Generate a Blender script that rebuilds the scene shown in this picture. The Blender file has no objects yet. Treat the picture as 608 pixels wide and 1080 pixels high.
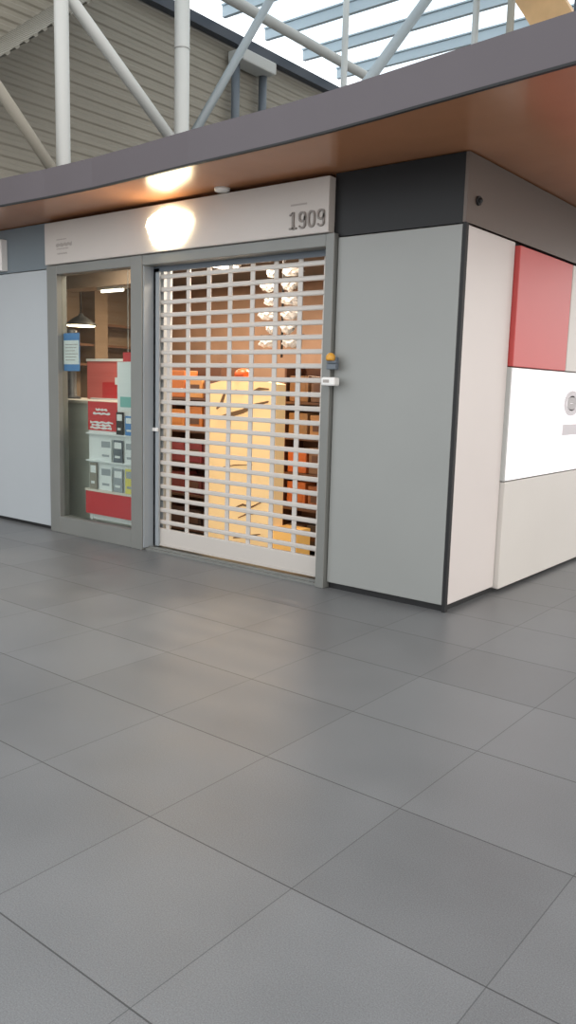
import bpy, bmesh, math, random
from mathutils import Vector, Matrix
rnd = random.Random(7)
S = bpy.context.scene
C = S.collection
PI = math.pi

# ------------------------------------------------------------------ helpers
def lin(c):
    if isinstance(c, str):
        c = [int(c[i:i + 2], 16) / 255 for i in (0, 2, 4)]
        c = [x / 12.92 if x <= .04045 else ((x + .055) / 1.055) ** 2.4 for x in c]
    return (c[0], c[1], c[2], 1)

def mat(name, col, rough=.5, metal=0, emit=None, es=0, noise=0, nscale=8, bump=0, spec=.5, coat=0):
    m = bpy.data.materials.new(name); m.use_nodes = True
    nt = m.node_tree; b = nt.nodes['Principled BSDF']
    b.inputs['Base Color'].default_value = lin(col)
    b.inputs['Roughness'].default_value = rough
    b.inputs['Metallic'].default_value = metal
    b.inputs['Specular IOR Level'].default_value = spec
    b.inputs['Coat Weight'].default_value = coat
    if emit:
        b.inputs['Emission Color'].default_value = lin(emit)
        b.inputs['Emission Strength'].default_value = es
    if noise:
        tc = nt.nodes.new('ShaderNodeTexCoord'); n = nt.nodes.new('ShaderNodeTexNoise')
        n.inputs['Scale'].default_value = nscale; n.inputs['Detail'].default_value = 5
        nt.links.new(tc.outputs['Object'], n.inputs['Vector'])
        r = nt.nodes.new('ShaderNodeValToRGB')
        l = lin(col)
        r.color_ramp.elements[0].position = .3; r.color_ramp.elements[1].position = .7
        r.color_ramp.elements[0].color = tuple(x * (1 - noise) for x in l[:3]) + (1,)
        r.color_ramp.elements[1].color = tuple(min(1, x * (1 + noise)) for x in l[:3]) + (1,)
        nt.links.new(n.outputs['Fac'], r.inputs['Fac']); nt.links.new(r.outputs['Color'], b.inputs['Base Color'])
        if bump:
            bp = nt.nodes.new('ShaderNodeBump'); bp.inputs['Strength'].default_value = bump
            nt.links.new(n.outputs['Fac'], bp.inputs['Height']); nt.links.new(bp.outputs['Normal'], b.inputs['Normal'])
    return m

def box(bm, x0, x1, y0, y1, z0, z1, bev=0, seg=2):
    t = bmesh.new()
    bmesh.ops.create_cube(t, size=1)
    for v in t.verts:
        v.co = Vector(((x0 + x1) / 2 + v.co.x * (x1 - x0), (y0 + y1) / 2 + v.co.y * (y1 - y0), (z0 + z1) / 2 + v.co.z * (z1 - z0)))
    if bev:
        bmesh.ops.bevel(t, geom=t.edges[:], offset=bev, segments=seg, affect='EDGES', profile=.5)
    merge(bm, t)

def merge(bm, t, M=None):
    vs = {}
    for v in t.verts:
        vs[v] = bm.verts.new(M @ v.co if M else v.co)
    for f in t.faces:
        n = bm.faces.new([vs[v] for v in f.verts]); n.smooth = f.smooth
    t.free()

def tube(bm, pts, r, seg=12, cap=True):
    """round bar through points; r a number or a list"""
    pts = [Vector(p) for p in pts]
    rs = r if isinstance(r, (list, tuple)) else [r] * len(pts)
    rings = []
    for i, p in enumerate(pts):
        d = (pts[min(i + 1, len(pts) - 1)] - pts[max(i - 1, 0)]).normalized()
        a = d.cross(Vector((0, 0, 1)) if abs(d.z) < .9 else Vector((1, 0, 0))).normalized(); b = d.cross(a)
        rings.append([bm.verts.new(p + rs[i] * (math.cos(2 * PI * k / seg) * a + math.sin(2 * PI * k / seg) * b)) for k in range(seg)])
    for q, w in zip(rings, rings[1:]):
        for k in range(seg):
            f = bm.faces.new((q[k], q[(k + 1) % seg], w[(k + 1) % seg], w[k])); f.smooth = True
    if cap:
        bm.faces.new(rings[0][::-1]); bm.faces.new(rings[-1])

def bar(bm, p, q, w, h=None):
    """square bar from p to q"""
    p, q = Vector(p), Vector(q); h = h or w
    d = (q - p).normalized()
    a = d.cross(Vector((0, 0, 1)) if abs(d.z) < .95 else Vector((1, 0, 0))).normalized(); b = d.cross(a)
    c = [(-1, -1), (1, -1), (1, 1), (-1, 1)]
    A = [bm.verts.new(p + a * s * w / 2 + b * t * h / 2) for s, t in c]
    B = [bm.verts.new(q + a * s * w / 2 + b * t * h / 2) for s, t in c]
    for k in range(4): bm.faces.new((A[k], A[(k + 1) % 4], B[(k + 1) % 4], B[k]))
    bm.faces.new(A[::-1]); bm.faces.new(B)

def prism(bm, pts, lo, hi, axis='z'):
    """outline extruded along an axis. axis z: pts (x,y); axis y: pts (x,z); axis x: pts (y,z)"""
    def P(p, h): return {'z': (p[0], p[1], h), 'y': (p[0], h, p[1]), 'x': (h, p[0], p[1])}[axis]
    A = [bm.verts.new(P(p, lo)) for p in pts]; B = [bm.verts.new(P(p, hi)) for p in pts]
    n = len(pts)
    for k in range(n): bm.faces.new((A[k], A[(k + 1) % n], B[(k + 1) % n], B[k]))
    bm.faces.new(A[::-1]); bm.faces.new(B)

def ring(bm, cx, cz, rx, rz, w, y0, y1, axis='y', n=28, a0=0, a1=2 * PI, e=1.0):
    """flat elliptical band with depth, whole or an arc"""
    full = abs(a1 - a0 - 2 * PI) < 1e-6
    k = n if full else n + 1
    def pt(a, s):
        c, d = math.cos(a), math.sin(a)
        c = math.copysign(abs(c) ** e, c); d = math.copysign(abs(d) ** e, d)
        return (cx + (rx - s) * c, cz + (rz - s) * d)
    def P(p, h): return (p[0], h, p[1]) if axis == 'y' else (h, p[0], p[1])
    V = [[bm.verts.new(P(pt(a0 + (a1 - a0) * i / n, s), h)) for i in range(k)] for s, h in ((0, y0), (w, y0), (w, y1), (0, y1))]
    for i in range(n):
        j = (i + 1) % k
        for q in range(4):
            r = (q + 1) % 4
            bm.faces.new((V[q][i], V[q][j], V[r][j], V[r][i]))
    if not full:
        for i in (0, k - 1): bm.faces.new([V[q][i] for q in range(4)])

def lathe(bm, prof, cx, cy, seg=24):
    """profile of (radius, z) turned about a vertical axis"""
    rings = []
    for r, z in prof:
        rings.append([bm.verts.new((cx + r * math.cos(2 * PI * k / seg), cy + r * math.sin(2 * PI * k / seg), z)) for k in range(seg)])
    for q, w in zip(rings, rings[1:]):
        for k in range(seg):
            f = bm.faces.new((q[k], q[(k + 1) % seg], w[(k + 1) % seg], w[k])); f.smooth = True
    bm.faces.new(rings[0][::-1]); bm.faces.new(rings[-1])

def obj(name, bm, m, parent=None, label=None):
    bmesh.ops.recalc_face_normals(bm, faces=bm.faces[:])
    me = bpy.data.meshes.new(name); bm.to_mesh(me); bm.free()
    me.materials.append(m)
    o = bpy.data.objects.new(name, me); C.objects.link(o)
    if parent:
        o.parent = parent
        o.matrix_parent_inverse = Matrix.Translation(parent.location).inverted()
    if label: o['label'] = label
    return o

def B(*a, **k):
    bm = bmesh.new(); box(bm, *a, **k); return bm

def tag(o, label, cat, group=None, kind=None):
    o['label'] = label; o['category'] = cat
    if group: o['group'] = group
    if kind: o['kind'] = kind
    return o

def thing(name, label, cat, loc=(0, 0, 0), group=None):
    o = bpy.data.objects.new(name, None); C.objects.link(o); o.location = loc
    o.empty_display_size = .1
    return tag(o, label, cat, group)

def struct(name, bm, m, label, cat):
    o = obj(name, bm, m); return tag(o, label, cat, None, 'structure')

# ------------------------------------------------------------------ materials
M = {}
M['grey_panel'] = mat('grey laminate', '8f9290', .42, noise=.03, nscale=1.5)
M['pale_panel'] = mat('pale grey laminate', 'a9b0b5', .42, noise=.02, nscale=1.5)
M['white_panel'] = mat('warm white laminate', 'd6d0cd', .4, noise=.02, nscale=1.5)
M['low_panel'] = mat('light grey laminate', 'd3d0cb', .4, noise=.02, nscale=1.5)
M['red_panel'] = mat('red laminate', 'cb5250', .4, noise=.03, nscale=1.2)
M['lightbox'] = mat('lit opal acrylic', 'f4f2f4', .35, emit='fbf6fb', es=.42)
M['printgrey'] = mat('grey print', 'b4b2b4', .5)
M['printpale'] = mat('pale grey print', 'd4d1d6', .5)
M['dark'] = mat('dark core cladding', '101113', .4, spec=.3)
M['endband'] = mat('end cladding with painted reflection', '6c7880', .4)  # reflection on the dark glossy band, painted in as blue grey
M['black'] = mat('black shadow gap', '141517', .6)
M['band'] = mat('reflection painted cladding', '63574f', .45)  # side band's reflection painted in as a brown grey base colour
M['frame'] = mat('grey powder coated aluminium', '787a77', .4, metal=.15, noise=.04, nscale=3)
M['frame_cool'] = mat('cool grey aluminium', '9aa2a8', .4, metal=.05)
M['slat'] = mat('satin aluminium slats', 'c3beb8', .38, metal=.1)
M['sign'] = mat('white signboard', 'bdb8b3', .4, noise=.02, nscale=2)
M['letters'] = mat('grey sign letters', '837d78', .5)
M['faint'] = mat('faint grey lettering', 'a09b96', .6)
M['glow'] = mat('lit emblem', 'ffffff', .3, emit='ffe9bd', es=13)
M['fascia'] = mat('mauve grey fascia', '544d52', .45, noise=.04, nscale=2)
M['wood'] = mat('reddish brown soffit laminate', 'bb8460', .22, noise=.08, nscale=1.5, spec=.5)
M['white'] = mat('white plastic', 'e6e6e4', .4)
M['steel_white'] = mat('white painted steel', 'b9bcba', .45)
M['steel_grey'] = mat('grey painted steel', '8d979c', .45)
M['navy'] = mat('dark blue grey steel', '333b47', .5)
M['rafter'] = mat('pale blue painted steel', 'b9cad4', .5)
M['pipe'] = mat('blue grey pipe', '626b74', .5)
M['clad'] = mat('beige grey ribbed cladding', '8a867b', .6, noise=.06, nscale=.6)
M['clad_dark'] = mat('grey ribbed decking', '7d7c74', .6, noise=.06, nscale=.6)
M['timber'] = mat('tan glued timber', 'cfa877', .5, noise=.1, nscale=3)
M['brick'] = mat('brown shop wall', 'a88a76', .7, noise=.10, nscale=4)
M['shopwall'] = mat('taupe shop wall', '8b7765', .7, noise=.08, nscale=3)
M['shopceil'] = mat('grey shop ceiling', '6a645e', .8)
M['counter'] = mat('pale green grey counter', 'c3cac2', .5)
M['countertop'] = mat('cream worktop', 'd8d3c8', .4)
M['red'] = mat('red card', 'c5343a', .5)
M['pink'] = mat('pink red card', 'd06a66', .5)
M['darkthing'] = mat('charcoal plastic', '2e3034', .5)
M['blue'] = mat('blue card', '4f86c0', .5)
M['paper'] = mat('white paper', 'dfe5e6', .6)
M['teal'] = mat('teal paper', '7fb9b4', .6)
M['yellow'] = mat('yellow paper', 'd8cf6a', .6)
M['display'] = mat('emissive warm yellow panel', 'ecca90', .5, emit='ffd59a', es=.40, noise=.06, nscale=2)  # panel and amber base below carry mild emission
M['amber'] = mat('emissive amber base', 'e6b468', .5, emit='ffc068', es=.4)
M['stroke'] = mat('brown brush paint', '7d5f3d', .7)
M['orange'] = mat('orange plastic', 'e0612a', .4)
M['shelf'] = mat('brown shelf wood', '6a4a38', .5, noise=.1, nscale=6)
M['lamp'] = mat('warm lamp glow', 'ffffff', .4, emit='ffe6bd', es=9)
M['tubelamp'] = mat('tube lamp glow', 'ffffff', .4, emit='fff2df', es=5)
M['amberlight'] = mat('amber knob', 'd29a3a', .4)

def glass(name, tint, fac_gloss=1.0, rough=.02):
    m = bpy.data.materials.new(name); m.use_nodes = True; nt = m.node_tree
    nt.nodes.remove(nt.nodes['Principled BSDF']); out = nt.nodes['Material Output']
    t = nt.nodes.new('ShaderNodeBsdfTransparent'); t.inputs[0].default_value = lin(tint)
    g = nt.nodes.new('ShaderNodeBsdfGlossy'); g.inputs['Roughness'].default_value = rough
    f = nt.nodes.new('ShaderNodeLayerWeight'); pw = nt.nodes.new('ShaderNodeMath'); pw.operation = 'POWER'; pw.inputs[1].default_value = 5
    nt.links.new(f.outputs['Facing'], pw.inputs[0]); ad = nt.nodes.new('ShaderNodeMath'); ad.operation = 'MULTIPLY_ADD'
    ad.inputs[1].default_value = .96; ad.inputs[2].default_value = .04; nt.links.new(pw.outputs[0], ad.inputs[0]); f = ad
    mx = nt.nodes.new('ShaderNodeMixShader'); mu = nt.nodes.new('ShaderNodeMath'); mu.operation = 'MULTIPLY'
    mu.inputs[1].default_value = fac_gloss
    nt.links.new(f.outputs[0], mu.inputs[0]); nt.links.new(mu.outputs[0], mx.inputs[0])
    nt.links.new(t.outputs[0], mx.inputs[1]); nt.links.new(g.outputs[0], mx.inputs[2])
    nt.links.new(mx.outputs[0], out.inputs['Surface']); return m
M['glass'] = glass('shop window glass', 'f3f6f4')
M['roofglass'] = glass('skylight glass', 'f4f8fa', .5)
M['gleam_film'] = mat('crinkled film with painted gleam', 'e4e0da', .25, noise=.2, nscale=30, bump=.5)  # skylight gleams painted in as opaque pale colour

def floor_mat():
    m = bpy.data.materials.new('grey stone tiles'); m.use_nodes = True; nt = m.node_tree
    N, L = nt.nodes.new, nt.links.new
    b = nt.nodes['Principled BSDF']
    geo = N('ShaderNodeNewGeometry'); sep = N('ShaderNodeSeparateXYZ'); L(geo.outputs['Position'], sep.inputs[0])
    def math_(op, a, bb=None, c=None):
        n = N('ShaderNodeMath'); n.operation = op
        for i, q in enumerate((a, bb, c)):
            if q is None: continue
            if isinstance(q, (int, float)): n.inputs[i].default_value = q
            else: L(q, n.inputs[i])
        return n.outputs[0]
    T = .60
    tx = math_('DIVIDE', math_('ADD', sep.outputs['X'], .123), T)
    ty = math_('DIVIDE', math_('ADD', sep.outputs['Y'], .557), T)
    fx, fy = math_('FLOOR', tx), math_('FLOOR', ty)
    rx = math_('ABSOLUTE', math_('SUBTRACT', math_('SUBTRACT', tx, fx), .5))
    ry = math_('ABSOLUTE', math_('SUBTRACT', math_('SUBTRACT', ty, fy), .5))
    # joints: wide along rows, hairline across
    jx = math_('GREATER_THAN', rx, .4972); jy = math_('GREATER_THAN', ry, .4960)
    cv = N('ShaderNodeCombineXYZ'); L(fx, cv.inputs[0]); L(fy, cv.inputs[1])
    wn = N('ShaderNodeTexWhiteNoise'); wn.noise_dimensions = '3D'; L(cv.outputs[0], wn.inputs['Vector'])
    n1 = N('ShaderNodeTexNoise'); n1.inputs['Scale'].default_value = 260; n1.inputs['Detail'].default_value = 3
    n2 = N('ShaderNodeTexNoise'); n2.inputs['Scale'].default_value = 2.2; n2.inputs['Detail'].default_value = 4
    L(geo.outputs['Position'], n1.inputs['Vector']); L(geo.outputs['Position'], n2.inputs['Vector'])
    v = math_('ADD', .78, math_('MULTIPLY', wn.outputs['Value'], .16))
    v = math_('ADD', v, math_('MULTIPLY', math_('SUBTRACT', n1.outputs['Fac'], .5), 1.1))
    v = math_('ADD', v, math_('MULTIPLY', math_('SUBTRACT', n2.outputs['Fac'], .5), .35))
    j = math_('MAXIMUM', math_('MULTIPLY', jx, .5), math_('MULTIPLY', jy, .75))
    v = math_('MULTIPLY', v, math_('SUBTRACT', 1, j))
    col = N('ShaderNodeVectorMath'); col.operation = 'SCALE'
    col.inputs[0].default_value = lin('717375')[:3]; L(v, col.inputs['Scale'])
    L(col.outputs[0], b.inputs['Base Color'])
    r = math_('ADD', .31, math_('MULTIPLY', n2.outputs['Fac'], .20)); r = math_('ADD', r, math_('MULTIPLY', j, .3))
    L(r, b.inputs['Roughness'])
    bp = N('ShaderNodeBump'); bp.inputs['Strength'].default_value = .12; bp.inputs['Distance'].default_value = .002
    L(math_('SUBTRACT', n1.outputs['Fac'], math_('MULTIPLY', j, 2)), bp.inputs['Height']); L(bp.outputs['Normal'], b.inputs['Normal'])
    b.inputs['Specular IOR Level'].default_value = .85
    return m
M['floor'] = floor_mat()

# ------------------------------------------------------------------ the hall
struct('floor', B(-14, 12, -14, 34, -.12, 0), M['floor'], 'grey stone tiled concourse floor', 'floor')

def corrugated(axis, x, y0, y1, z0, z1, pitch=.19, depth=.02):
    bm = bmesh.new(); prev = None; z = z0
    prof = []
    while z < z1:
        for dz, dx in ((0, 0), (.06, 0), (.09, depth), (.16, depth)):
            if z + dz <= z1: prof.append((x + dx, z + dz))
        z += pitch
    prof.append((x, z1)); back = [(x - .08, z1), (x - .08, z0)]
    A = [bm.verts.new((p[0], y0, p[1])) for p in prof + back]; Bv = [bm.verts.new((p[0], y1, p[1])) for p in prof + back]
    n = len(A)
    for k in range(n): bm.faces.new((A[k], A[(k + 1) % n], Bv[(k + 1) % n], Bv[k]))
    return bm
struct('wall_left', corrugated('x', -10.05, -6, 34, 0, 8.42), M['clad'], 'beige grey ribbed wall high behind the kiosk', 'wall')

# sloped ribbed decking at the upper left, its ribs run across
bm = bmesh.new()
d = Vector((0, .77, .64)).normalized(); nrm = Vector((0, -.64, .77))
base = Vector((-10, 3.3, 6.79)); s = -1.9
while s < 1.95:
    p = base + d * s
    q = [p, p + d * .09, p + d * .11 - nrm * .03, p + d * .17 - nrm * .03, p + d * .19]
    A = [bm.verts.new(v) for v in q]; Bv = [bm.verts.new(v + Vector((2.25, 0, 0))) for v in q]
    for k in range(4): bm.faces.new((A[k], A[k + 1], Bv[k + 1], Bv[k]))
    s += .19
struct('ceiling', bm, M['clad_dark'], 'grey sloping ribbed ceiling deck at the upper left', 'ceiling')
struct('trim_1', B(-10.0, -9.82, -6, 34, 8.36, 8.56), M['navy'], 'dark blue grey edge beam along the top of the ribbed wall', 'trim')

sky = thing('skylight', 'glazed skylight roof with pale blue rafters above the kiosk', 'skylight', (-9.8, 3, 8.6)); sky['kind'] = 'structure'
obj('glass_pane', B(-9.9, 9, 2.5, 34, 8.94, 8.955), M['roofglass'], sky)
y = 2.9
while y < 33:
    bm = bmesh.new(); box(bm, -9.8, 9, y, y + .09, 8.70, 8.90); box(bm, -9.8, 9, y - .03, y + .12, 8.905, 8.935)
    obj('rafter', bm, M['rafter'], sky); y += 1.32
bm = bmesh.new(); tube(bm, [(-8.85, 2.5, 8.52), (-8.85, 34, 8.52)], .10, 14)
obj('purlin_tube', bm, M['steel_white'], sky)
# truss behind the kiosk: posts, braces, chords
tr = thing('roof_truss', 'white steel roof truss of posts and diagonal braces behind the canopy', 'truss', (-7.5, 2.6, 0))
for yy, r in ((2.62, .098), (4.86, .118), (9.21, .062)):
    bm = bmesh.new(); tube(bm, [(-7.5, yy, 0), (-7.5, yy, 8.9)], r, 18)
    tube(bm, [(-7.5, yy, 0), (-7.5, yy, .03)], r * 1.9, 18)
    if r > .07: tube(bm, [(-7.5, yy, 6.55), (-7.5, yy, 6.58)], r * 1.06, 18)
    obj('post', bm, M['steel_white'], tr)
for (ya, za), (yb, zb), r, k in (((2.78, 6.53), (4.67, 5.17), .085, 'steel_white'), ((5.14, 5.40), (6.94, 8.00), .07, 'steel_grey'),
                              ((1.66, 5.07), (2.43, 4.28), .075, 'clad')):
    a, b = Vector((-7.5, ya, za)), Vector((-7.5, yb, zb)); dd = (b - a).normalized()
    bm = bmesh.new(); tube(bm, [a - dd * .45, b + dd * .9], r, 14)
    obj('diagonal_brace', bm, M[k], tr)
bm = bmesh.new(); a, b = Vector((-5.2, 6.55, 6.07)), Vector((-5.2, 8.29, 7.91)); dd = (b - a).normalized()
tube(bm, [a - dd * 3.2, b + dd * 1.15], .085, 14)
bar(bm, a - dd * 3.3, a - dd * 3.15, .34, .34)
strut = obj('roof_strut', bm, M['steel_grey']); tag(strut, 'grey diagonal strut crossing in front of the skylight glazing', 'strut')
bm = bmesh.new(); bar(bm, (-7.5, -5, 3.7), (-7.5, 14, 3.7), .16, .2); obj('bottom_chord', bm, M['steel_grey'], tr)

vb = thing('ventilation_unit', 'pale box duct with two pipes high on the ribbed wall', 'duct', (-9.9, 9.0, 7.8))
obj('housing', B(-9.98, -9.55, 8.55, 9.62, 7.98, 8.22, bev=.03), M['steel_white'], vb)
for yy in (8.66, 9.52):
    bm = bmesh.new(); tube(bm, [(-9.85, yy, 8.0), (-9.85, yy, 5.6)], .09, 12); obj('pipe', bm, M['pipe'], vb)

# glued timber arch and two slender columns behind the canopy, right
bm = bmesh.new(); path = []
P0, P1, P2 = (-4.37, 8.9), (-1.4, 5.4), (-.9, 0)
def sweep(bm, path, w, h):
    rings = []
    for i, p in enumerate(path):
        a = Vector(path[max(i - 1, 0)]); b = Vector(path[min(i + 1, len(path) - 1)]); t = (b - a).normalized(); n = Vector((-t.y, t.x))
        rings.append([bm.verts.new((p[0] + n.x * s * w / 2, 9 + q * h / 2, p[1] + n.y * s * w / 2)) for s, q in ((-1, -1), (1, -1), (1, 1), (-1, 1))])
    for q, r in zip(rings, rings[1:]):
        for k in range(4): bm.faces.new((q[k], q[(k + 1) % 4], r[(k + 1) % 4], r[k]))
    bm.faces.new(rings[0][::-1]); bm.faces.new(rings[-1])
for k in range(25):
    t = k / 24
    path.append(tuple((1 - t) ** 2 * P0[i] + 2 * t * (1 - t) * P1[i] + t * t * P2[i] for i in (0, 1)))
sweep(bm, path, .60, .34)
tag(obj('timber_arch', bm, M['timber']), 'tan timber arch rising behind the canopy at the top right corner', 'arch')
for xx, yy, r, k, lab in ((-4.63, 9.0, .058, 'steel_white', 'slender pale steel column seen against the skylight, left of the brownish one'),
                          (-3.62, 8.2, .06, 'clad', 'slender brownish grey column seen against the skylight beside the timber arch'),
                          (-2.5, 8.0, .035, 'navy', 'thin dark rod in front of the timber arch at the frame edge')):
    bm = bmesh.new(); tube(bm, [(xx, yy, 0), (xx, yy, 8.6)], r, 14); tube(bm, [(xx, yy, 0), (xx, yy, .02)], r * 2, 14)
    if k == 'clad': lathe(bm, [(r, 7.55), (.12, 7.75), (.16, 8.0), (.10, 8.3), (r, 8.4)], xx, yy)
    tag(obj('steel_column', bm, M[k]), lab, 'column')

# ------------------------------------------------------------------ the kiosk shell
XL, YB = -6.4, 3.4
bm = bmesh.new()
box(bm, -.975, -.03, .06, .14, 0, 2.84)              # behind the grey panel
box(bm, XL, -4.17, .06, .14, 0, 2.84)                # behind the pale panel
box(bm, -4.17, -.975, .08, .14, 2.47, 2.84)           # over the openings
struct('wall_front', bm, M['dark'], 'dark glossy core wall of the kiosk front above the panels', 'wall')
struct('trim_4', B(-.985, -.03, .012, .058, 2.436, 2.845), M['dark'], 'nearly black band above the grey panel at the corner', 'trim')
struct('trim_5', B(-6.4, -4.175, .012, .058, 2.440, 2.845), M['endband'], 'dark band with blue grey reflection painted on above the pale panel left of the signboard', 'trim')
struct('trim_6', B(-.94, -.03, .03, .058, 0, .05), M['black'], 'black plinth under the mid grey panel', 'trim')
struct('trim_7', B(-6.4, -4.19, .03, .058, 0, .04), M['black'], 'black plinth under the pale panels', 'trim')
bm = bmesh.new(); box(bm, -.14, -.055, .14, YB, 0, 2.84)
struct('wall_right', bm, M['black'], 'dark core wall behind the side panels', 'wall')
struct('trim_8', B(-.054, -.025, .036, 3.0, 0, .045), M['black'], 'black plinth under the side panels', 'trim')
bm = bmesh.new(); box(bm, -.0295, -.008, .012, YB, 2.44, 2.845)
struct('trim_2', bm, M['band'], 'reflection painted cladding band above the side panels', 'trim')
struct('wall_back', B(XL, -.03, YB - .1, YB, 0, 2.84), M['brick'], 'brown back wall inside the shop', 'wall')
struct('wall_partition', B(-6.4, -6.3, .14, YB - .1, 0, 2.84), M['shopwall'], 'taupe wall at the far end of the shop', 'wall')
bm = bmesh.new(); box(bm, -6.3, -.14, .14, YB - .1, 2.70, 2.74); 
struct('ceiling_shop', bm, M['shopceil'], 'grey ceiling inside the shop', 'ceiling')
struct('trim_3', B(-5.35, -3.9, .9, 1.15, 2.40, 2.70), M['shopwall'], 'taupe bulkhead under the shop ceiling', 'trim')

# cladding panels: each could be lifted off
def panel(name, label, x0, x1, y0, y1, z0, z1, m, bev=.004):
    return tag(obj(name, B(x0, x1, y0, y1, z0, z1, bev=bev, seg=1), M[m]), label, 'panel')
panel('cladding_panel', 'large mid grey cladding panel between the shutter and the kiosk corner', -.945, -.022, .004, .035, .045, 2.428, 'grey_panel')
panel('cladding_panel', 'pale bluish grey cladding panel left of the shop window', -6.385, -4.195, .004, .035, .035, 2.432, 'pale_panel')
panel('cladding_panel', 'tall warm white cladding panel on the side wall at the corner', -.03, .0, .036, .735, .045, 2.425, 'white_panel')
panel('cladding_panel', 'red cladding panel on the side wall above the lit sign', -.028, .035, .745, 1.745, 1.603, 2.405, 'red_panel')
panel('cladding_panel', 'light grey cladding panel at the right frame edge beside the red one', -.028, .035, 1.755, 2.75, 1.603, 2.405, 'low_panel')
panel('cladding_panel', 'low light grey cladding panel on the side wall below the lit sign', -.028, .035, .745, 2.75, .03, .800, 'low_panel')
tag(obj('corner_profile', B(-.0215, .002, .002, .0355, .0, 2.436), M['black']), 'thin black corner profile between grey and white panel', 'corner trim')

ls = thing('lit_sign', 'white lit sign box with grey round emblem on the side wall', 'sign', (.01, .74, .806))
obj('case', B(-.028, .030, .735, 2.75, .806, 1.597, bev=.004, seg=1), M['steel_white'], ls)
obj('acrylic_face', B(.030, .040, .747, 2.745, .812, 1.592), M['lightbox'], ls)
bm = bmesh.new(); ring(bm, 1.93, 1.352, .17, .10, .05, .040, .043, 'x', 40); obj('emblem_ring', bm, M['printpale'], ls, 'grey ring of the round emblem')
bm = bmesh.new(); ring(bm, 1.93, 1.352, .10, .06, .058, .040, .043, 'x', 30)
obj('emblem_centre', bm, M['printgrey'], ls, 'grey centre of the round emblem')
obj('lettering_bar', B(.040, .043, 1.765, 2.1, 1.10, 1.185), M['printpale'], ls, 'pale grey lettering strip')

# signboard over the door
sb = thing('signboard', 'long white signboard over the window and shutter', 'sign', (-2.58, -.02, 2.46))
obj('board', B(-4.17, -.99, -.055, .05, 2.458, 2.822, bev=.006), M['sign'], sb)
# numerals 1909 in tall condensed slab figures
bm = bmesh.new(); y0, y1 = -.066, -.055
def stroke(bm, pts, w):
    for (xa, za), (xb, zb) in zip(pts, pts[1:]):
        a, b = Vector((xa, za)), Vector((xb, zb)); t = (b - a).normalized(); n = Vector((-t.y, t.x)) * w / 2; a -= t * w * .2; b += t * w * .2
        prism(bm, [a - n, b - n, b + n, a + n], y0, y1, 'y')
def one(bm, x): 
    stroke(bm, [(x + .036, 2.502), (x + .036, 2.612)], .018); stroke(bm, [(x + .006, 2.507), (x + .064, 2.507)], .010); stroke(bm, [(x + .008, 2.596), (x + .036, 2.610)], .011)
def nine(bm, x):
    ring(bm, x + .036, 2.578, .031, .035, .013, y0, y1, 'y', 26, e=.75)
    stroke(bm, [(x + .060, 2.578), (x + .060, 2.522)], .014); ring(bm, x + .036, 2.524, .031, .024, .012, y0, y1, 'y', 12, a0=PI * 1.05, a1=2 * PI)
def zero(bm, x): ring(bm, x + .036, 2.557, .031, .056, .014, y0, y1, 'y', 30, e=.75)
xs = [-1.325, -1.245, -1.165, -1.085]
for fn, x in zip((one, nine, zero, nine), xs):
    bm = bmesh.new(); fn(bm, x); o = obj('numeral', bm, M['letters'], sb, 'grey numeral')
bm = bmesh.new()
box(bm, -1.315, -1.175, -.057, -.055, 2.657, 2.669)
obj('small_lettering', bm, M['faint'], sb, 'faint small grey lettering')
for z, x0, x1, h in ((2.665, -3.99, -3.85, .008), (2.618, -4.0, -3.77, .026), (2.585, -3.99, -3.82, .008), (2.543, -3.98, -3.84, .012)):
    bm = bmesh.new(); pts = []
    for k in range(13):
        u = k / 12; pts.append((x0 + (x1 - x0) * u, z + h / 2 * (1 + .5 * math.sin(k * 2.4 + z * 40))))
    for k in range(13):
        u = 1 - k / 12; pts.append((x0 + (x1 - x0) * u, z - h / 2 * (1 + .4 * math.sin(k * 1.9 + z * 60))))
    prism(bm, pts, -.057, -.055, 'y'); obj('logo_line', bm, M['faint'], sb, 'faint grey logo lettering')
# the glowing emblem, over-bright in the photograph: an irregular round plate
bm = bmesh.new(); pts = []
for k in range(36):
    a = 2 * PI * k / 36
    r = 1 + .05 * math.sin(3 * a + .6) + .05 * math.sin(5 * a) + (.025 if k % 2 else -.02)
    pts.append((-2.53 + .235 * r * math.cos(a), 2.632 + .148 * r * math.sin(a)))
prism(bm, pts, -.085, -.058, 'y')
obj('lit_emblem', bm, M['glow'], sb, 'glowing white round emblem')
# second signboard starting at the left edge
tag(obj('signboard', B(-5.9, -4.87, -.055, .034, 2.458, 2.75, bev=.006), M['white']), 'white sign end at the left frame edge under the canopy', 'sign')

# door and window frames
bm = bmesh.new()
box(bm, -3.02, -2.88, -.035, .10, 0, 2.455, bev=.004, seg=1)
box(bm, -1.022, -.95, -.035, .16, 0, 2.455, bev=.004, seg=1)
box(bm, -2.88, -1.022, -.03, .10, 2.372, 2.455, bev=.004, seg=1)
dr = struct('door_1', bm, M['frame'], 'grey aluminium portal frame around the shutter', 'door frame')
bm = bmesh.new(); box(bm, -2.88, -1.022, .0, .30, 0, .018); box(bm, -2.88, -1.022, .03, .05, .018, .030)
obj('threshold', bm, M['frame'], dr)
obj('jamb_lining', B(-2.88, -2.868, -.02, .30, .022, 2.372), M['frame_cool'], dr, 'cool grey jamb lining')
obj('box_flap', B(-2.868, -1.022, .085, .10, 2.33, 2.47), M['pipe'], dr, 'dark shutter box flap')

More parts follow.
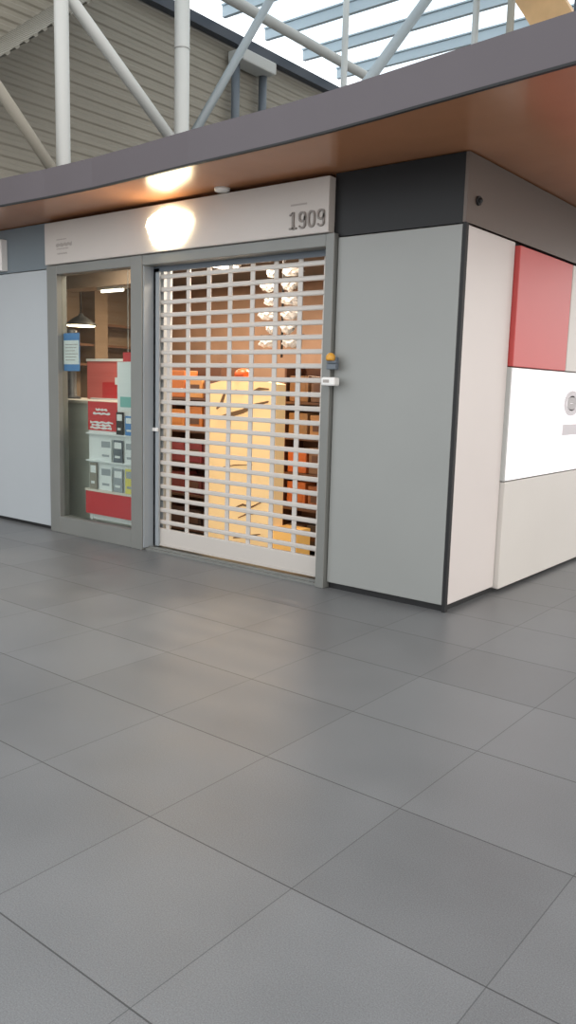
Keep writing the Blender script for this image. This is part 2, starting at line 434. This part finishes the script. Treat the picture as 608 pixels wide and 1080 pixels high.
wn = thing('window_1', 'tall shop window with notices behind it, left of the shutter', 'window', (-3.6, .02, 0)); wn['kind'] = 'structure'
bm = bmesh.new()
box(bm, -4.185, -4.035, -.03, .08, 0, 2.455, bev=.004, seg=1)
box(bm, -4.035, -3.02, -.03, .08, 2.372, 2.455, bev=.004, seg=1)
box(bm, -4.035, -3.02, -.03, .08, 0, .158, bev=.004, seg=1)
obj('window_frame', bm, M['frame'], wn)
obj('glass_pane', B(-4.035, -3.02, .02, .028, .158, 2.372), M['glass'], wn)

# ------------------------------------------------------------------ roller shutter
sh = thing('roller_shutter', 'closed open-grille roller shutter of pale horizontal slats in the doorway', 'shutter', (-1.95, .12, .04))
SX0, SX1, SY = -2.835, -1.03, .12
def slat_mesh():
    bm = bmesh.new(); z = 0
    prof = [(-.010, -.017), (-.013, -.010), (-.013, .010), (-.009, .018), (.008, .018), (.011, .010), (.011, -.010), (.007, -.017)]
    prism(bm, prof, 0, SX1 - SX0, 'x'); return bm
s0 = obj('slat', slat_mesh(), M['slat']); s0.parent = sh; s0.matrix_parent_inverse = Matrix.Translation(sh.location).inverted(); s0.location = (SX0, SY, .243)
for k in range(1, 21):
    o = s0.copy(); C.objects.link(o); o.location = (SX0, SY, .243 + .1025 * k)
for k in range(8):
    x = -2.72 + .2288 * k
    obj('link_strip', B(x - .022, x + .022, SY - .004, SY + .006, .18, 2.36, bev=.002, seg=1), M['slat'], sh)
bm = bmesh.new(); box(bm, SX0, SX1, SY - .016, SY + .016, .046, .186, bev=.006); box(bm, SX0, SX1, SY - .022, SY + .022, .036, .052)
obj('bottom_rail', bm, M['slat'], sh)
bm = bmesh.new()
box(bm, -2.866, -2.80, SY - .035, SY - .018, .03, 2.36); box(bm, -2.866, -2.80, SY + .018, SY + .035, .03, 2.36); box(bm, -2.866, -2.845, SY - .035, SY + .035, .03, 2.36)
obj('guide_rail', bm, M['frame_cool'], sh, 'cool grey guide rail')
bm = bmesh.new(); box(bm, -2.868, -2.80, SY - .05, SY - .035, 1.02, 1.05, bev=.004); obj('lock_catch', bm, M['white'], sh, 'small pale lock catch')

# switch and box beside the shutter
kb = thing('key_switch_box', 'small white box on the shutter frame beside the grey panel', 'switch box', (-.94, -.06, 1.46))
obj('housing', B(-.975, -.862, -.105, -.0355, 1.437, 1.495, bev=.012), M['white'], kb)
obj('label_plate', B(-.955, -.905, -.107, -.105, 1.458, 1.478), M['faint'], kb)
bp = thing('alarm_beacon', 'small grey unit with amber cap above the white box', 'beacon', (-.92, -.05, 1.56))
bm = bmesh.new(); box(bm, -.955, -.875, -.075, -.0355, 1.548, 1.585, bev=.006); box(bm, -.955, -.875, -.075, -.0355, 1.59, 1.607, bev=.004); box(bm, -.95, -.88, -.06, -.0355, 1.56, 1.63)
obj('bracket', bm, M['pipe'], bp)
bm = bmesh.new(); lathe(bm, [(.030, 1.607), (.034, 1.62), (.031, 1.64), (.018, 1.655), (.004, 1.66)], -.925, -.066, 18)
obj('cap', bm, M['amberlight'], bp)
bm = bmesh.new(); tube(bm, [(-.012, .155, 2.585), (.006, .155, 2.585)], .028, 20); tube(bm, [(.006, .155, 2.585), (.018, .155, 2.578)], [.02, .012], 16)
tag(obj('sensor', bm, M['black']), 'small dark round sensor on the brown grey band at the corner', 'sensor')

# ------------------------------------------------------------------ canopy
front = [(-7.2, -.70), (-5.5, -.66), (-4.6, -.64), (-3.95, -.632), (-3.335, -.610), (-2.75, -.610), (-2.187, -.640), (-1.672, -.678), (-1.244, -.696), (-.827, -.716), (-.487, -.745), (-.144, -.786), (.163, -.828),
         (.441, -.865), (.693, -.898), (.957, -.931), (1.2, -.955), (1.42, -.93), (1.58, -.82), (1.66, -.62), (1.68, -.3), (1.66, 1.2), (1.55, 2.8), (1.2, 4.2), (.6, 4.6), (-7.2, 4.6)]
cp = thing('canopy', 'curved kiosk canopy with mauve grey fascia and reddish brown underside', 'canopy', (-2.5, 1, 2.85))
bm = bmesh.new(); prism(bm, front, 2.852, 2.875, 'z'); obj('soffit', bm, M['wood'], cp, 'glossy reddish brown wood underside')
bm = bmesh.new(); prism(bm, front, 3.02, 3.04, 'z'); obj('top_deck', bm, M['navy'], cp)
bm = bmesh.new(); cen = Vector((-2.5, 1.6)); n = len(front)
def off(i, d):
    a, b, c = Vector(front[i - 1]), Vector(front[i]), Vector(front[(i + 1) % n])
    t1, t2 = (b - a).normalized(), (c - b).normalized(); n1, n2 = Vector((t1.y, -t1.x)), Vector((t2.y, -t2.x))
    m = (n1 + n2).normalized(); return b + m * d / max(.4, m.dot(n1))
V = [[bm.verts.new((*off(i, dd), z)) for i in range(n)] for dd, z in ((0, 2.846), (.022, 2.846), (.022, 3.055), (0, 3.055))]
for i in range(n):
    j = (i + 1) % n
    for q in range(4): f = bm.faces.new((V[q][i], V[q][j], V[(q + 1) % 4][j], V[(q + 1) % 4][i]))
obj('fascia', bm, M['fascia'], cp)
bm = bmesh.new()
V = [[bm.verts.new((*off(i, dd), z)) for i in range(n)] for dd, z in ((0.004, 2.836), (.026, 2.836), (.026, 2.848), (0.004, 2.848))]
for i in range(n):
    j = (i + 1) % n
    for q in range(4): bm.faces.new((V[q][i], V[q][j], V[(q + 1) % 4][j], V[(q + 1) % 4][i]))
obj('edge_lip', bm, M['black'], cp, 'thin dark lower edge')
bm = bmesh.new(); lathe(bm, [(.03, 2.825), (.055, 2.830), (.060, 2.852)], -1.95, -.075, 24)
tag(obj('ceiling_puck', bm, M['white']), 'small white round fitting under the canopy above the signboard', 'fitting')

# ------------------------------------------------------------------ shop interior, seen through the window
ct = thing('counter', 'pale green grey shop counter behind the window', 'counter', (-4.1, .5, 0))
obj('front_panel', B(-5.6, -3.45, .36, 1.0, .0, 1.21), M['counter'], ct)
obj('worktop', B(-5.65, -3.42, .33, 1.03, 1.21, 1.245, bev=.006), M['countertop'], ct)
nt_ = thing('hanging_notice', 'white notice with blue top and bottom bands hung inside the window', 'notice', (-3.915, .04, 1.5))
obj('sheet', B(-4.03, -3.80, .034, .040, 1.515, 1.855), M['blue'], nt_)
obj('white_field', B(-4.025, -3.805, .031, .034, 1.575, 1.79), M['paper'], nt_)
for k in range(6): obj('text_line', B(-4.0, -3.86 + .02 * (k % 3), .0295, .031, 1.61 + k * .028, 1.616 + k * .028), M['faint'], nt_)
bm = bmesh.new(); lathe(bm, [(.09, 1.2455), (.095, 1.26), (.05, 1.28), (.045, 1.84), (.06, 1.87), (.06, 1.93), (.03, 1.95)], -4.70, .62, 20)
tag(obj('display_pole', bm, M['darkthing']), 'charcoal post standing on the counter behind the blue and white notice', 'post')
rb = thing('red_board', 'pinkish red board with white edge standing on the counter', 'board', (-4.2, .8, 1.246))
bm = bmesh.new(); box(bm, -4.60, -3.80, .74, .78, 1.246, 1.63); obj('board_panel', bm, M['pink'], rb)
obj('top_edge', B(-4.61, -3.79, .735, .785, 1.63, 1.655), M['paper'], rb)
obj('lower_field', B(-4.35, -3.80, .735, .74, 1.25, 1.42), M['red'], rb)
obj('label_strip', B(-4.15, -3.86, .731, .735, 1.40, 1.47), M['paper'], rb)
obj('foot', B(-4.5, -3.9, .70, .84, 1.2455, 1.26), M['paper'], rb)

# leaflet stand right behind the glass
lr = thing('leaflet_stand', 'white leaflet stand with red poster on top and red base panel', 'leaflet stand', (-3.43, .13, 0))
obj('back_panel', B(-3.775, -3.075, .115, .135, .16, 1.20), M['paper'], lr)
bm = bmesh.new()
for x in (-3.74, -3.12): box(bm, x - .015, x + .015, .11, .15, 0, .2); 
box(bm, -3.78, -3.07, .05, .30, 0, .02); obj('base', bm, M['paper'], lr)
obj('red_base_panel', B(-3.775, -3.085, .070, .110, .215, .425), M['red'], lr)
obj('base_shelf', B(-3.785, -3.075, .065, .115, .425, .445), M['countertop'], lr)
for z in (.70, .95): obj('shelf', B(-3.775, -3.075, .075, .115, z, z + .012), M['paper'], lr)
pp = obj('red_poster', B(-3.775, -3.37, .104, .1145, .985, 1.245), M['red'], lr)
for z, x0, x1 in ((1.165, -3.66, -3.50), (1.13, -3.70, -3.46), (1.05, -3.74, -3.42), (1.025, -3.72, -3.45), (1.0, -3.74, -3.44)):
    bm = bmesh.new(); pts = []
    for k in range(11): pts.append((x0 + (x1 - x0) * k / 10, z + .016 + .006 * math.sin(k * 2.2 + z * 50)))
    for k in range(11): pts.append((x1 - (x1 - x0) * k / 10, z + .004 * math.sin(k * 1.7 + z * 30)))
    prism(bm, pts, .101, .104, 'y'); obj('poster_line', bm, M['paper'], lr, 'white lettering line')
leaf = [(-3.74, .46, .10, .24, 'clad', 'grey narrow brochure leaning on the left of the leaflet stand'),
        (-3.58, .455, .15, .22, 'paper', 'white leaflet on the lowest shelf of the leaflet stand, middle'),
        (-3.40, .455, .12, .21, 'frame_cool', 'grey blue leaflet on the lowest shelf of the leaflet stand'),
        (-3.24, .455, .13, .22, 'yellow', 'yellow topped leaflet on the lowest shelf of the leaflet stand, right'),
        (-3.58, .72, .15, .2, 'paper', 'white leaflet on the middle shelf of the leaflet stand, left'),
        (-3.40, .72, .12, .2, 'pipe', 'dark grey leaflet on the middle shelf of the leaflet stand'),
        (-3.24, .72, .13, .2, 'paper', 'white leaflet on the middle shelf of the leaflet stand, right end'),
        (-3.36, .965, .09, .2, 'darkthing', 'dark leaflet on the top shelf beside the red poster'),
        (-3.24, .965, .15, .17, 'blue', 'bright blue leaflet on the top shelf of the leaflet stand')]
for x, z, w, h, k, lab in leaf:
    zz = z + .0005 if z < .7 else z - .0075 + (.0005 if z < .9 else .0055 - .0055)
    zz = {True: .4455}.get(z < .7, .7125 if z < .9 else .9625)
    t = thing('leaflet', lab, 'leaflet', (x + w / 2, .1, zz), 'leaflets in the window')
    obj('cover', B(x, x + w, .090, .100, zz, zz + h), M[k], t)
    pm = M['paper' if k not in ('paper', 'yellow') else 'frame_cool']
    obj('picture', B(x + .012, x + w - .012, .0885, .090, zz + h * .62, zz + h * .9), pm, t)
    obj('text_block', B(x + .02, x + w - .03, .0885, .090, zz + h * .2, zz + h * .3), pm, t)
hs = thing('hanging_sheet', 'column of white and teal sheets hung inside the window by the mullion', 'sheet', (-3.16, .06, 1.2))
obj('sheet', B(-3.30, -3.04, .055, .061, 1.18, 1.60), M['paper'], hs)
obj('teal_print', B(-3.26, -3.06, .052, .055, 1.21, 1.30), M['teal'], hs)
obj('red_tab', B(-3.22, -3.12, .052, .060, 1.602, 1.68), M['red'], hs)
obj('hanger', B(-3.16, -3.155, .055, .058, 1.68, 2.37), M['steel_white'], hs)

# ------------------------------------------------------------------ behind the shutter
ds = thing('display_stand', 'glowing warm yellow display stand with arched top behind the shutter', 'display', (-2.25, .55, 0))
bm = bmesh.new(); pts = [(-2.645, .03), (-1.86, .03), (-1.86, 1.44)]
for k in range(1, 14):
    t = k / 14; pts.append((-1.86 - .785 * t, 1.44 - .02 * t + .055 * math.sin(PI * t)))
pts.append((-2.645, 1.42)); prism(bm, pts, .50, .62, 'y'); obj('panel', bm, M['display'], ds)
bm = bmesh.new(); box(bm, -2.66, -1.60, .46, .70, 0, .03); obj('foot_plate', bm, M['shelf'], ds)
obj('side_block', B(-1.858, -1.61, .50, .68, .03, .27), M['amber'], ds)
y0, y1 = .492, .4995
def curve(pts, ws):
    bm = bmesh.new(); up, dn = [], []
    for i in range(len(pts)):
        a, b = Vector(pts[max(i - 1, 0)]), Vector(pts[min(i + 1, len(pts) - 1)]); n_ = Vector((-(b - a).y, (b - a).x)).normalized() * ws[i] / 2
        up.append(Vector(pts[i]) + n_); dn.append(Vector(pts[i]) - n_)
    prism(bm, dn + up[::-1], y0, y1, 'y'); obj('brush_stroke', bm, M['stroke'], ds, 'brown painted brush stroke')
curve([(-2.50, 1.14), (-2.36, 1.175), (-2.22, 1.21), (-2.08, 1.265), (-1.94, 1.30)], [.025, .04, .035, .03, .012])
curve([(-2.52, 1.22), (-2.47, 1.26), (-2.44, 1.33), (-2.42, 1.37)], [.012, .03, .025, .01])
curve([(-2.36, 1.36), (-2.30, 1.375), (-2.22, 1.37)], [.01, .028, .01]); curve([(-2.12, 1.375), (-2.04, 1.40), (-1.94, 1.40)], [.01, .026, .01])
curve([(-2.30, .12), (-2.16, .15), (-2.0, .19)], [.01, .025, .008]); curve([(-2.30, .38), (-2.2, .42), (-2.1, .41), (-1.98, .47)], [.008, .018, .015, .006])
curve([(-2.25, .30), (-2.15, .345), (-2.03, .36)], [.006, .014, .006]); curve([(-2.45, .72), (-2.3, .75), (-2.1, .77)], [.004, .010, .004])
bm = bmesh.new(); lathe(bm, [(.055, 1.489), (.075, 1.50), (.07, 1.535), (.04, 1.56), (.008, 1.568)], -2.28, .56, 20)
tag(obj('orange_dome', bm, M['orange']), 'orange dome sitting on top of the yellow display stand', 'ornament')

def rack(name, label, x0, x1, y0, y1, H, shelves):
    t = thing(name, label, 'shelf', ((x0 + x1) / 2, y0, 0))
    for x in (x0, x1 - .02): obj('side_panel', B(x, x + .02, y0, y1, 0, H), M['shelf'], t)
    for z in shelves: obj('shelf', B(x0 + .02, x1 - .02, y0, y1, z, z + .02), M['shelf'], t)
    obj('back_panel', B(x0 + .02, x1 - .02, y1, y1 + .015, 0, H), M['shelf'], t)
    return t
SH = [.05, .38, .68, .98, 1.28]
rack('goods_rack', 'brown goods rack left of the yellow display stand', -3.40, -2.68, .72, 1.0, 1.62, SH)
rack('goods_rack', 'brown goods rack right of the yellow display stand', -2.02, -1.28, .80, 1.06, 1.62, SH)
goodsL = [['5b4038', '4a3a36', '604840'], ['8d4440', '6f3a38', '7c4a44'], ['9a4444', '8a3a40', '7a4a48'], ['d98a48', 'c97a3c', '8a6250'], ['c9743c', 'd99a5c', '7d5a4c']]
goodsR = [['6a5648', '4c4440', '50463f'], ['c9703a', 'a0623c', '564a42'], ['d0703a', '8b6a50', '5a4c44'], ['a5825c', 'b98a5a', '61524a'], ['9a7450', '7a5c48', '574a44']]
WORD = {0: 'bottom', 1: 'second', 2: 'third', 3: 'fourth', 4: 'top'}
def colour_word(h):
    r, g, b = [int(h[i:i + 2], 16) for i in (0, 2, 4)]
    if r > 190: return 'orange'
    if r - g > 60 and g < 90: return 'maroon red'
    if r > 140: return 'tan brown'
    return 'dark brown'
gm = {}
for side, X0, Y0, G in (('left', -3.37, .74, goodsL), ('right', -1.98, .82, goodsR)):
    for s, row in enumerate(G):
        for i, h in enumerate(row):
            if h not in gm: gm[h] = mat('carton ' + h, h, .5)
            hh = rnd.uniform(.17, .25); x = X0 + i * .228; w = .20
            pos = ('at the left', 'in the middle', 'at the right')[i]
            t = thing('carton', '%s carton %s of the %s shelf on the %s rack' % (colour_word(h), pos, WORD[s], side), 'carton', (x + w / 2, Y0, SH[s] + .0205), 'cartons on the shop racks')
            obj('body', B(x, x + w, Y0, Y0 + .18, SH[s] + .0205, SH[s] + .0205 + hh, bev=.006), gm[h], t)
            obj('front_label', B(x + .03, x + w - .03, Y0 - .002, Y0, SH[s] + .08, SH[s] + .0205 + hh * .7), M['countertop' if rnd.random() < .2 else 'shelf'] if i != 0 else gm[h], t)

# bags on a clip strip, white gleams painted into their film
cs = thing('clip_strip', 'dark clip strip of hanging gleam painted bags behind the upper shutter', 'clip strip', (-1.93, .62, 1.7))
bm = bmesh.new(); tube(bm, [(-1.93, .64, 1.66), (-1.93, .64, 2.70)], .010, 10)
for k in range(6): tube(bm, [(-2.16, .64, 2.40 - k * .112), (-1.70, .64, 2.40 - k * .112)], .005, 8)
obj('rail', bm, M['darkthing'], cs)
def bag(x, z, w, h, lab):
    bm = bmesh.new(); bmesh.ops.create_icosphere(bm, subdivisions=3, radius=1)
    for v in bm.verts:
        p = v.co.copy(); k = 1 + .18 * math.sin(7 * p.x + x * 30) * math.sin(6 * p.z + z * 20) + rnd.uniform(-.07, .07)
        v.co = Vector((x + p.x * w / 2 * k, (.603 + p.y * .033 * k), z + p.z * h / 2 * k * (1 if p.z < 0 else .92)))
    t = thing('gleam_bag', lab, 'bag', (x, .603, z - h / 2), 'gleam painted bags on the clip strip')
    obj('bag_body', bm, M['gleam_film'], t)
    obj('header_card', B(x - w * .3, x + w * .3, .603, .609, z + h * .36, z + h * .58), M['paper'], t)
RW = ('top', 'second', 'third', 'fourth', 'fifth', 'lowest')
for k in range(6):
    bag(-2.05 + (.03, .0, .02, -.01, .04, .0)[k], 2.345 - k * .112, (.10, .18, .13, .2, .11, .19)[k], .092, 'crinkled bag with painted white gleam on the left of the %s row of the clip strip' % RW[k])
    bag(-1.80 - (.0, .03, .01, .02, .04, .0)[k], 2.345 - k * .112, (.21, .16, .22, .19, .15, .20)[k], .098, 'crinkled bag with painted white gleam on the right of the %s row of the clip strip' % RW[k])

ws = thing('wall_shelf', 'taupe shelf boards on the far wall seen through the top of the shop window', 'shelf', (-6.2, 1.8, 1.7))
for z in (1.62, 1.86, 2.12): obj('board', B(-6.299, -6.02, .6, 3.2, z, z + .03), M['shelf'], ws)
obj('upright', B(-6.299, -6.0, 1.95, 2.15, 0, 2.69), M['shopwall'], ws, 'paler taupe upright')
# shop lamps
def pendant(x, y, z, r, lab):
    t = thing('pendant_lamp', lab, 'lamp', (x, y, 2.70))
    bm = bmesh.new(); lathe(bm, [(r, z), (r * .96, z + .02), (r * .5, z + .08), (.03, z + .11), (.02, z + .13)], x, y, 28); obj('lamp_shade', bm, M['darkthing'], t)
    bm = bmesh.new(); lathe(bm, [(r * .90, z - .012), (r * .93, z - .002)], x, y, 28); obj('diffuser', bm, M['lamp'], t)
    bm = bmesh.new(); tube(bm, [(x, y, z + .12), (x, y, 2.70)], .006, 8); obj('cord', bm, M['darkthing'], t)
pendant(-5.36, 1.25, 2.05, .17, 'dark pendant lamp with bright disc seen through the shop window')
tl = thing('tube_lamp', 'bright tube lamp under the shop ceiling in the window', 'lamp', (-4.55, .88, 2.45))
bm = bmesh.new(); tube(bm, [(-4.68, 1.0, 2.362), (-4.34, 1.0, 2.362)], .014, 12); obj('tube', bm, M['tubelamp'], tl)
obj('fitting', B(-4.72, -4.30, .97, 1.03, 2.375, 2.405), M['white'], tl)
dl = thing('ceiling_lamp', 'white flat ceiling lamp seen through the top of the shutter', 'lamp', (-3.4, 1.5, 2.62))
obj('case', B(-3.53, -3.27, 1.32, 1.62, 2.60, 2.70, bev=.008), M['white'], dl)
obj('diffuser', B(-3.51, -3.29, 1.34, 1.60, 2.588, 2.60), M['tubelamp'], dl)

def area(name, loc, size, power, col, rot=(0, 0, 0)):
    l = bpy.data.lights.new(name, 'AREA'); l.shape = 'DISK'; l.size = size; l.energy = power; l.color = lin(col)[:3]
    o = bpy.data.objects.new(name, l); C.objects.link(o); o.location = loc; o.rotation_euler = rot
area('shop_fill', (-2.2, 1.9, 2.66), .5, 110, 'ffe6ca')  # unseen area lights added to brighten the shop, no fixtures modelled
area('shop_fill', (-4.6, 1.9, 2.66), .5, 60, 'ffe2bf')
area('shop_fill', (-2.2, .35, 2.66), .3, 34, 'ffe8d0')
area('shop_fill', (-4.0, .4, 2.66), .3, 22, 'fff0de')

# ------------------------------------------------------------------ daylight
w = bpy.data.worlds.new('overcast'); S.world = w; w.use_nodes = True
nt = w.node_tree; bg = nt.nodes['Background']
tc = nt.nodes.new('ShaderNodeTexCoord'); sp = nt.nodes.new('ShaderNodeSeparateXYZ'); nt.links.new(tc.outputs['Generated'], sp.inputs[0])
cr = nt.nodes.new('ShaderNodeValToRGB'); e = cr.color_ramp.elements
e[0].position = .40; e[0].color = (.45, .45, .45, 1); e[1].position = .90; e[1].color = (.74, .745, .75, 1)
for p_, v_ in ((.53, 1.12), (.66, 1.05), (.78, .78)):
    q_ = e.new(p_); q_.color = (v_, v_, v_, 1)
# cool daylight from the left end of the hall, warmer from the right
mx = nt.nodes.new('ShaderNodeMix'); mx.data_type = 'RGBA'; mx.inputs['A'].default_value = (.95, 1.02, 1.08, 1); mx.inputs['B'].default_value = (1.07, 1.0, .94, 1)
m2 = nt.nodes.new('ShaderNodeMapRange'); m2.inputs['From Min'].default_value = -.9; m2.inputs['From Max'].default_value = .9
nt.links.new(sp.outputs['X'], m2.inputs['Value']); nt.links.new(m2.outputs['Result'], mx.inputs['Factor'])
m3 = nt.nodes.new('ShaderNodeMix'); m3.data_type = 'RGBA'; m3.blend_type = 'MULTIPLY'; m3.inputs['Factor'].default_value = 1
mr = nt.nodes.new('ShaderNodeMapRange'); mr.inputs['From Min'].default_value = -1; nt.links.new(sp.outputs['Z'], mr.inputs['Value'])
nt.links.new(mr.outputs['Result'], cr.inputs['Fac']); nt.links.new(cr.outputs['Color'], m3.inputs['A']); nt.links.new(mx.outputs['Result'], m3.inputs['B']); nt.links.new(m3.outputs['Result'], bg.inputs['Color'])
bg.inputs['Strength'].default_value = 2.0

# ------------------------------------------------------------------ camera
f, yaw, pitch, roll = 861.306, -.669282, -.151548, -.026775
fw = Vector((math.sin(yaw) * math.cos(pitch), math.cos(yaw) * math.cos(pitch), math.sin(pitch)))
r0 = Vector((math.cos(yaw), -math.sin(yaw), 0)); d0 = fw.cross(r0)
c_, s_ = math.cos(roll), math.sin(roll)
right = r0 * c_ + d0 * s_; down = -r0 * s_ + d0 * c_
cd = bpy.data.cameras.new('camera'); cam = bpy.data.objects.new('camera', cd); C.objects.link(cam)
Rm = Matrix((right, -down, -fw)).transposed().to_4x4()
cam.matrix_world = Matrix.Translation((2.38139, -4.66909, 1.42)) @ Rm
cd.sensor_fit = 'HORIZONTAL'; cd.sensor_width = 36; cd.lens = 36 * f / 608; cd.clip_end = 200
S.camera = cam
S.view_settings.view_transform = 'Standard'; S.view_settings.look = 'None'
S.view_settings.exposure = 0; S.view_settings.gamma = 1; S.view_settings.use_curve_mapping = False
